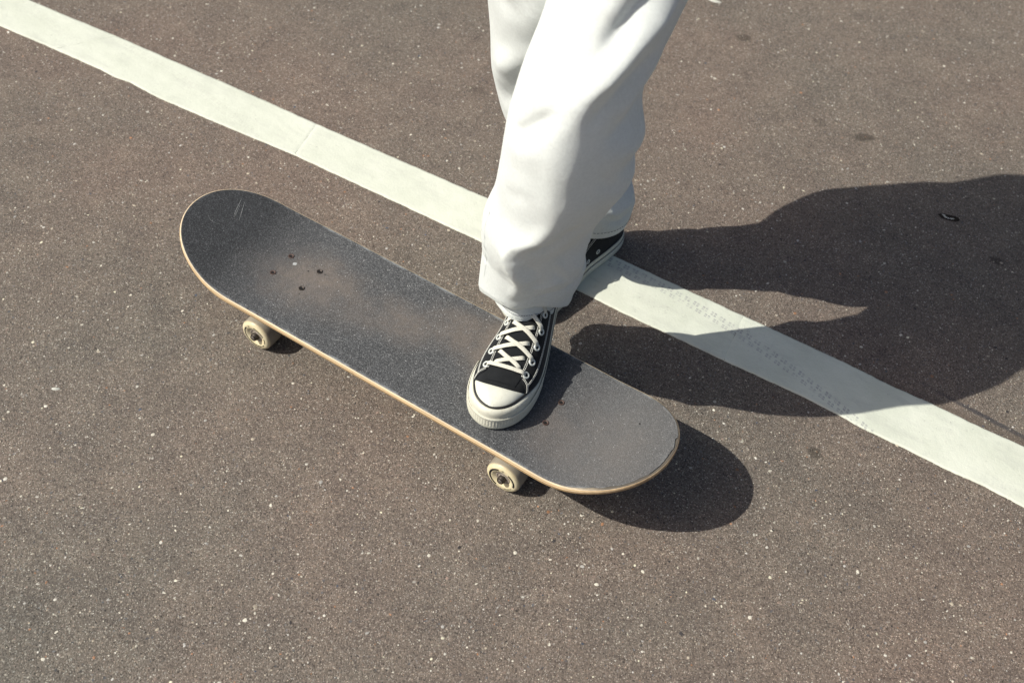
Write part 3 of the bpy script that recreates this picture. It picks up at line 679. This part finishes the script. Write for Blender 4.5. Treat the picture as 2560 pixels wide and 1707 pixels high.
# z, x, y, half width across the view, half depth, tilt of the ring towards the toes
FRONT = [(.120, .1204, .1012, .0425, .058, .46), (.148, .1206, .1014, .0435, .0585, .46), (.160, .1206, .1020, .0415, .0570, .46), (.166, .1204, .1025, .0400, .0550, .60), (.171, .1192, .1034, .0570, .0625, .74), (.1745, .1185, .1038, .0635, .0650, .76), (.182, .1190, .1036, .0658, .0655, .68), (.190, .120, .1035, .0662, .066, .60), (.215, .126, .102, .0690, .066, .38), (.24, .131, .100, .0705, .065, .22), (.275, .1300, .0930, .0675, .066, .09), (.305, .1290, .0910, .0675, .068, .05), (.330, .1345, .0945, .0700, .073, .02), (.36, .1455, .1005, .0735, .080, 0), (.42, .1575, .104, .079, .089, 0), (.48, .1578, .1089, .0775, .093, 0), (.525, .1524, .1212, .0695, .100, 0), (.555, .1534, .1382, .0685, .109, 0), (.60, .1606, .1658, .0732, .107, 0), (.66, .1640, .1985, .0790, .103, 0), (.75, .152, .25, .085, .105, 0), (.88, .135, .30, .095, .11, 0)]
BACK = [(.05, .090, .362, .054, .056, .1), (.104, .085, .352, .0625, .064, .10), (.120, .086, .350, .0650, .066, .10), (.15, .087, .345, .069, .068, .08), (.22, .064, .332, .078, .068, .05), (.30, .042, .314, .089, .070, 0), (.38, .028, .298, .088, .077, 0), (.445, .018, .298, .085, .082, 0), (.480, .010, .306, .086, .110, 0), (.54, .005, .312, .092, .141, 0), (.62, .002, .318, .098, .141, 0), (.72, -.008, .345, .105, .122, 0), (.88, .0, .35, .1, .11, 0)]
def seg_dist(th, z, line, R_=.075):
    """distance (m) and position 0..1 along a polyline given in (degrees, z)"""
    P_ = [(math.radians(a) * R_, b) for a, b in line]; best = np.full(np.shape(th), 9.); pos = np.zeros(np.shape(th)); sgn = np.zeros(np.shape(th)); n_ = len(P_) - 1
    X = np.radians(th) * R_
    for k in range(n_):
        (ax_, az), (bx_, bz) = P_[k], P_[k + 1]; dx, dz = bx_ - ax_, bz - az; L2 = dx * dx + dz * dz
        t = np.clip(((X - ax_) * dx + (z - az) * dz) / L2, 0, 1); ex, ez = X - ax_ - t * dx, z - az - t * dz
        d = np.hypot(ex, ez); m_ = d < best; best = np.where(m_, d, best); pos = np.where(m_, (k + t) / n_, pos); sgn = np.where(m_, np.sign(dx * ez - dz * ex), sgn)
    return best, pos, sgn
def fold(th, z, line, amp, w1, w2=None, taper=.25):
    """ridge (amp>0) or groove; w1/w2 = widths on the left/right hand of the line's direction"""
    out = 0
    for sh_ in (-360, 0, 360):
        d, p_, s_ = seg_dist(th + sh_, z, line); w = np.where(s_ > 0, w1, w2 or w1)
        tp = np.clip(np.minimum(p_, 1 - p_) / taper, 0, 1) if taper else 1
        out = out + amp * np.exp(-(d / w) ** 2) * (.15 + .85 * tp)
    return out
FF = [ # front leg folds: (polyline in degrees round the leg / height, amplitude, widths)
    ([(-156, .478), (-146, .487), (-129, .514), (-110, .540)], -.0065, .009, .012), ([(-160, .455), (-140, .468), (-118, .492), (-98, .515)], .0030, .020, .020),
    ([(-48, .660), (-62, .636), (-75, .616), (-86, .587), (-96, .560)], .0120, .012, .017), ([(-72, .672), (-85, .646), (-92, .621), (-99, .603)], -.0105, .011, .012), ([(-93, .690), (-102, .660), (-108, .630)], .005, .016, .016),
    ([(-40, .600), (-55, .575), (-72, .550), (-84, .528)], -.0060, .013, .015), ([(-20, .585), (-35, .555), (-52, .528)], .005, .014, .012), ([(-15, .545), (-38, .520), (-60, .505)], -.003, .010, .010),
    ([(10, .472), (-10, .475), (-30, .482), (-55, .492)], .0040, .018, .022), ([(12, .448), (-12, .447), (-40, .455)], -.0050, .014, .015), ([(12, .415), (-15, .408), (-45, .400)], .0030, .018, .018),
    ([(-84, .600), (-92, .560), (-97, .516), (-96, .470), (-94, .430), (-91, .388), (-97, .362), (-111, .338), (-113, .312), (-107, .286), (-101, .262), (-102, .226), (-106, .19)], .0070, .026, .020), ([(-90, .420), (-92, .392), (-98, .360), (-112, .336), (-114, .312), (-107, .286), (-101, .262), (-102, .226), (-106, .19)], .0055, .022, .0095), ([(-64, .385), (-78, .352), (-95, .326)], -.0085, .012, .016), ([(-97, .308), (-87, .284), (-84, .250), (-86, .212)], -.0045, .013, .017),
    ([(-12, .330), (-22, .290), (-38, .250)], .0055, .020, .022), ([(-45, .330), (-55, .290), (-62, .245)], -.0030, .020, .022), ([(-5, .262), (-20, .235), (-40, .212)], -.0035, .012, .014),
    ([(-176, .268), (-162, .264), (-152, .266)], -.0012, .005, .006), ([(-176, .290), (-162, .288), (-152, .291)], -.0010, .005, .006), ([(-176, .244), (-162, .241), (-152, .243)], -.0010, .005, .006), ([(-80, .205), (-60, .210), (-40, .222), (-18, .240)], -.0030, .007, .010), ([(-95, .228), (-72, .236), (-50, .252)], .0022, .009, .010),
    ([(-60, .462), (-48, .440), (-30, .428)], -.0020, .008, .009), ([(-150, .395), (-135, .405), (-118, .424)], -.0016, .010, .012), ([(-62, .300), (-50, .276), (-42, .246)], .0020, .008, .009),
    ([(60, .30), (100, .27), (140, .29)], -.008, .016, .016), ([(60, .50), (100, .53), (150, .50)], -.01, .02, .02), ([(70, .40), (110, .42), (150, .40)], .008, .02, .02)]
BF = [([(-80, .468), (-104, .454), (-128, .425), (-150, .395)], .0090, .016, .018), ([(-85, .415), (-110, .392), (-135, .360), (-152, .335)], -.0110, .022, .022),
    ([(-80, .205), (-60, .196), (-38, .200), (-15, .215)], -.0075, .009, .011), ([(-75, .178), (-52, .168), (-30, .172), (-10, .185)], .0060, .011, .010), ([(-70, .150), (-42, .142), (-15, .150)], -.0045, .008, .009), ([(-10, .235), (-25, .225), (-45, .222)], .006, .012, .010),
    ([(20, .19), (0, .182), (-20, .186)], -.005, .009, .009), ([(-100, .56), (-120, .53), (-150, .52)], -.006, .02, .02), ([(60, .30), (100, .27), (140, .29)], -.008, .016, .016)]
def leg(rings, folds, zlist, nth=220, seed=0., droop=False, amp4=.0032, az_z=(.2, .3, .36, .45, .52, .60, .7), az_t=(-103, -106, -95, -94, -97, -86, -80)):
    R_ = np.array(rings); Z = np.asarray(zlist); th = np.linspace(-180, 180, nth, endpoint=False)
    V, UV = [], []
    TH, ZZ = np.meshgrid(th, Z); D = np.zeros(TH.shape)
    for ln, amp, w1, w2 in folds: D += fold(TH, ZZ, ln, amp, w1, w2)
    def si(z, k): return (np.interp(z - .012, R_[:, 0], R_[:, k]) + 2 * np.interp(z, R_[:, 0], R_[:, k]) + np.interp(z + .012, R_[:, 0], R_[:, k])) / 4 if z > rings[0][0] + .15 else np.interp(z, R_[:, 0], R_[:, k])
    zmin = Z.min()
    for i, z in enumerate(Z):
        x, y, a, b, tl = (si(z, k) for k in range(1, 6))
        for j, t in enumerate(th):
            tr = math.radians(t); ct, st_ = math.cos(tr), math.sin(tr)
            off = AC * a * ct + AD * b * st_; nd = AC * ct / a + AD * st_ / b; nd = nd / np.linalg.norm(nd)
            nz = mnoise.noise(Vector((ct * 1.4 + seed, st_ * 1.4, z * 9))) * .0030 + mnoise.noise(Vector((ct * 3.2 + seed, st_ * 3.2, z * 22 + t * .012))) * .0009
            arris = amp4 * (math.cos(4 * math.radians(t - np.interp(z, az_z, az_t))) - 1) * .6
            d = D[i, j] + arris + nz * min(1, max(.12, (z - zmin - .03) / .08))
            zz = z + tl * float(off @ TOE) - .12 * d
            if droop: zz += float(np.interp(z, (.1425, .158, .166, .171, .1745, .182, .192, .22, .25), (0, .001, .003, -.0235, -.0265, -.0225, -.014, -.004, 0))) * (.55 + .45 * float(sstep(-.2, .6, math.cos(math.radians(t + 165)))))
            V.append((x + off[0] + nd[0] * d, y + off[1] + nd[1] * d, zz)); UV.append((math.radians(t) * .075 * 4, z * 4))
    return V, UV, len(Z), nth
hipsx, hipsy = .068, .325
def build_leg(rings, folds, hem_z, toe, seed):
    global TOE; TOE = np.array(toe)
    zs = list(np.linspace(hem_z + .0015, hem_z + .05, 44)) + list(np.linspace(hem_z + .05, .88, 230))[1:]
    V, UV, nz, nt = leg(rings, folds, zs, seed=seed, droop=seed == 0, amp4=.0034 if seed == 0 else .0)
    F = [q[::-1] for q in grid_faces(nz, nt, True)]
    # rolled hem: outer bottom edge, then back up inside
    A = np.array(V).reshape(nz, nt, 3); c0 = A[0].mean(0); inner = []
    for f_, dz in ((.99, -.0013), (.965, -.0015), (.945, 0), (.94, .02), (.86, .05)):
        r_ = c0 + (A[0] - c0) * f_; r_[:, 2] = A[0][:, 2] + dz; inner.append(r_)
    o = len(V); V = V + [tuple(q) for r_ in inner for q in r_]; UV = UV + [UV[j] for r_ in inner for j in range(nt)]
    chain = [[j for j in range(nt)]] + [[o + k * nt + j for j in range(nt)] for k in range(len(inner))]
    for a, b in zip(chain[:-1], chain[1:]):
        for j in range(nt): F.append((a[j], a[(j + 1) % nt], b[(j + 1) % nt], b[j]))
    return V, F, UV, A
tf = (math.cos(math.radians(-74.45)), math.sin(math.radians(-74.45))); tb = (math.cos(math.radians(-99.6)), math.sin(math.radians(-99.6)))
V1, F1, U1, A1 = build_leg(FRONT, FF, .1425, tf, 0.)
V2, F2, U2, A2 = build_leg(BACK, BF, .106, tb, 5.)
# seat and waist
zs = np.linspace(.78, 1.02, 30); V3 = []
hx, hy = np.array((.91, -.41)), np.array((.41, .91))
for z in zs:
    w, d = np.interp(z, [.78, .86, .95, 1.02], [.175, .19, .18, .165]), np.interp(z, [.78, .86, .95, 1.02], [.10, .125, .12, .11])
    for k in range(64):
        t = 2 * math.pi * k / 64; q = hx * w * math.copysign(abs(math.cos(t)) ** .8, math.cos(t)) + hy * d * math.copysign(abs(math.sin(t)) ** .8, math.sin(t)); V3.append((hipsx + q[0], hipsy + .02 + q[1], z))
F3 = grid_faces(30, 64, True)
VV, FFc = merge([(V1, F1), (V2, F2), (V3, [q[::-1] for q in F3])]); UVs = U1 + U2 + [(v[0] * 4, v[2] * 4) for v in V3]
VV = [(v[0] - .10, v[1] - .30, v[2]) for v in VV]
jeans = mesh_obj('jeans', VV, FFc, DENIM, person, uvs=UVs)
tag(jeans, 'baggy white denim jeans draped over the shoes')
def stitch_row(A, row, mat, name, j0, j1, out=.0008, r_=.00045, step=2, gap=1):
    """dashes that follow a row of the leg grid"""
    c0 = A[row].mean(0); dashes = []; nt = A.shape[1]
    for j in range(j0, j1, step + gap):
        P_ = []
        for k in range(step + 1):
            q = A[row][(j + k) % nt].copy(); o_ = q - c0; o_[2] = 0; q += o_ / np.linalg.norm(o_) * out; q -= np.array((.10, .30, 0)); P_.append(q)
        dashes.append(tube(P_, r_, 5))
    v, f = merge(dashes); o = mesh_obj(name, v, f, mat, jeans)
    return o
stitch_row(A1, 9, BLUETHREAD, 'hem_stitching', 0, 220, .0006, .00042)
stitch_row(A2, 13, BLUETHREAD, 'hem_stitching', 0, 220, .0006, .00042)
# outer side seam of the front leg
jm = int((180 - 160) / 360 * 220)
P_ = []
for i in range(46, 92, 1):
    j = int(round(jm + 2 * math.sin(i * .05))); q = A1[i][j].copy(); o_ = q - A1[i].mean(0); o_[2] = 0; q += o_ / np.linalg.norm(o_) * -.0007; P_.append(q - np.array((.10, .30, 0)))
v, f = tube(P_, .0014, 8); mesh_obj('side_seam', v, f, DENIM, jeans)

# ------------------------------------------------------------------ the rest of the person, above the frame
def skinned(name, chains, mat, parent, sub=2):
    V, E, R_, idx = [], [], [], {}
    def vid(p, r):
        k = tuple(round(c, 4) for c in p)
        if k not in idx: idx[k] = len(V); V.append(p); R_.append(r)
        return idx[k]
    for ch in chains:
        ids = [vid(p, r) for p, r in ch]; E += [(a, b) for a, b in zip(ids[:-1], ids[1:])]
    me = bpy.data.meshes.new(name); me.from_pydata([(p[0] - .10, p[1] - .30, p[2]) for p in V], E, []); me.update()
    o = bpy.data.objects.new(name, me); COL.objects.link(o); o.parent = parent
    m = o.modifiers.new('skin', 'SKIN'); m.use_smooth_shade = True
    for k, r in enumerate(R_): me.skin_vertices[0].data[k].radius = r if isinstance(r, tuple) else (r, r)
    me.skin_vertices[0].data[0].use_root = True
    s = o.modifiers.new('sub', 'SUBSURF'); s.levels = sub; s.render_levels = sub
    me.materials.append(mat); return o
pel, chest, neck = (.07, .34, .93), (.07, .34, 1.30), (.07, .325, 1.50)
LHIP, RHIP = (.145, .30, .88), (-.005, .35, .88)
def sh(s): return (.07 + s * .16, .34 - s * .06, 1.42)
def elb(s): return (.07 + s * .25, .38 - s * .09, 1.15)
def wri(s): return (.07 + s * .12, .165 - s * .05, 1.10)
def pal(s): return (.07 + s * .065, .125 - s * .03, 1.095)
chains = [[(pel, .09), ((.07, .345, 1.10), .095), (chest, .11), ((.07, .335, 1.44), .07), (neck, .05), ((.075, .30, 1.56), .060), ((.075, .285, 1.64), .082), ((.075, .29, 1.72), .070)],
          [((.075, .285, 1.64), .082), ((.06, .20, 1.625), .012)],
          [(pel, .09), (LHIP, .065), ((.155, .125, .53), .045), ((.13, .125, .22), .032), ((.128, .13, .19), .03)],
          [(pel, .09), (RHIP, .065), ((.0, .33, .46), .045), ((.088, .355, .14), .032), ((.09, .37, .10), .03)]]
for s in (-1, 1):
    chains.append([((.07, .335, 1.44), .07), (sh(s), .052), (elb(s), .038), (wri(s), .026), (pal(s), (.032, .014))])
    px_, py_, pz_ = pal(s)
    for k, (dz, ln) in enumerate(((.024, .052), (.008, .058), (-.008, .054), (-.022, .044))):
        b1 = (px_ - s * .035, py_ - .010, pz_ + dz); b2 = (px_ - s * (.035 + ln * .55), py_ + .004, pz_ + dz * 1.05); b3 = (px_ - s * (.035 + ln), py_ + .024, pz_ + dz * 1.0)
        chains.append([(pal(s), (.032, .014)), (b1, .0088), (b2, .0082), (b3, .0072)])
    chains.append([(wri(s), .026), ((px_ - s * .002, py_ - .004, pz_ + .040), .0105), ((px_ - s * .034, py_ + .0, pz_ + .056), .0088)])
body = skinned('body', chains, SKIN, person)
v, f = [], []
for i in range(14):
    for k in range(28):
        ph = math.pi * (i / 13) * .62; t = 2 * math.pi * k / 28
        q = (.075 + .098 * math.sin(ph) * math.cos(t) - .10, .305 + .108 * math.sin(ph) * math.sin(t) - .30, 1.655 + .122 * math.cos(ph) + .006 * math.sin(5 * t + i)); v.append(q)
f = [q[::-1] for q in grid_faces(14, 28, True)]; hr = mesh_obj('hair', v, f, HAIR, person)
zs = np.linspace(.93, 1.50, 34); v = []
for z in zs:
    w = np.interp(z, [.93, .97, 1.15, 1.38, 1.44, 1.50], [.172, .195, .19, .205, .15, .07]); d = np.interp(z, [.93, .97, 1.15, 1.38, 1.44, 1.50], [.118, .135, .13, .135, .11, .068])
    for k in range(64):
        t = 2 * math.pi * k / 64; q = hx * w * math.cos(t) + hy * d * math.sin(t); r_ = 1 + .02 * math.sin(3 * t + z * 30) * mnoise.noise(Vector((z * 8, t, 0)))
        v.append((hipsx + q[0] * r_ - .10, .34 + q[1] * r_ - .30, z))
f = [q[::-1] for q in grid_faces(34, 64, True)]; parts = [(v, f)]
for s in (-1, 1):
    a, b, c = (np.array(q) - np.array((.10, .30, 0)) for q in (sh(s), elb(s), wri(s)))
    P_ = [a * (1 - q) + b * q for q in np.linspace(-.1, 1, 14)] + [b * (1 - q) + c * q for q in np.linspace(.05, 1, 14)[0:13]]
    P_ = np.array(P_)
    for _ in range(4): P_[1:-1] = .5 * P_[1:-1] + .25 * P_[:-2] + .25 * P_[2:]
    rr = [.078 - .0016 * k + .003 * math.sin(k * 1.9) for k in range(len(P_))]; parts.append(tube(P_, rr, 24))
shirt = mesh_obj('sweatshirt', *merge(parts), FLEECE, person)

# ------------------------------------------------------------------ small things lying on the ground
def flake(name, x, y, r, rx, mat, label, cat, h=.0012, seed=0, rot=0.):
    n_ = 18; V = [(0, 0, h)]
    for ring_, (k, z) in enumerate(((.6, h), (1, .0001))):
        for j in range(n_):
            t = 2 * math.pi * j / n_; rr = r * k * (1 + .28 * mnoise.noise(Vector((math.cos(t) * 2, math.sin(t) * 2, seed)))); a, b = rr * math.cos(t), rr * rx * math.sin(t)
            V.append((a * math.cos(rot) - b * math.sin(rot), a * math.sin(rot) + b * math.cos(rot), z + (.0004 * mnoise.noise(Vector((j, ring_, seed))) if ring_ == 0 else 0)))
    F = [(0, 1 + j, 1 + (j + 1) % n_) for j in range(n_)] + [(1 + j, 1 + n_ + j, 1 + n_ + (j + 1) % n_, 1 + (j + 1) % n_) for j in range(n_)]
    o = mesh_obj(name, V, F, mat); o.location = (x, y, 0); tag(o, label, cat); return o
sc_ = flake('litter_scrap', .559, .820, .019, .42, SCRAP, 'dark flattened scrap with pale flecks lying inside the leg shadow', 'litter', .0007, 1.0, .25)
for k, (dx, dy, r_) in enumerate(((-.010, .000, .0030), (-.006, -.003, .0032), (-.001, -.003, .0025), (.004, -.001, .0028), (.007, .001, .0022))):
    V = [(dx, dy, .0013)] + [(dx + r_ * (1 + .4 * math.sin(2.3 * j + k)) * math.cos(j * .9), dy + .6 * r_ * math.sin(j * .9), .0008) for j in range(7)]
    mesh_obj('pale_fleck', V, [(0, 1 + j, 1 + (j + 1) % 7) for j in range(7)], CHALK, sc_)
flake('chalk_fleck', -.398, -.3145, .006, .45, CHALK, 'small white chalky fleck lying on open asphalt before the nose of the skateboard', 'fleck', .0014, 4.0, .6)
flake('paint_chip', -.070, 1.177, .016, .35, CHALK, 'white paint chip on the asphalt far behind the person', 'paint chip', .0014, 6.0, .1)
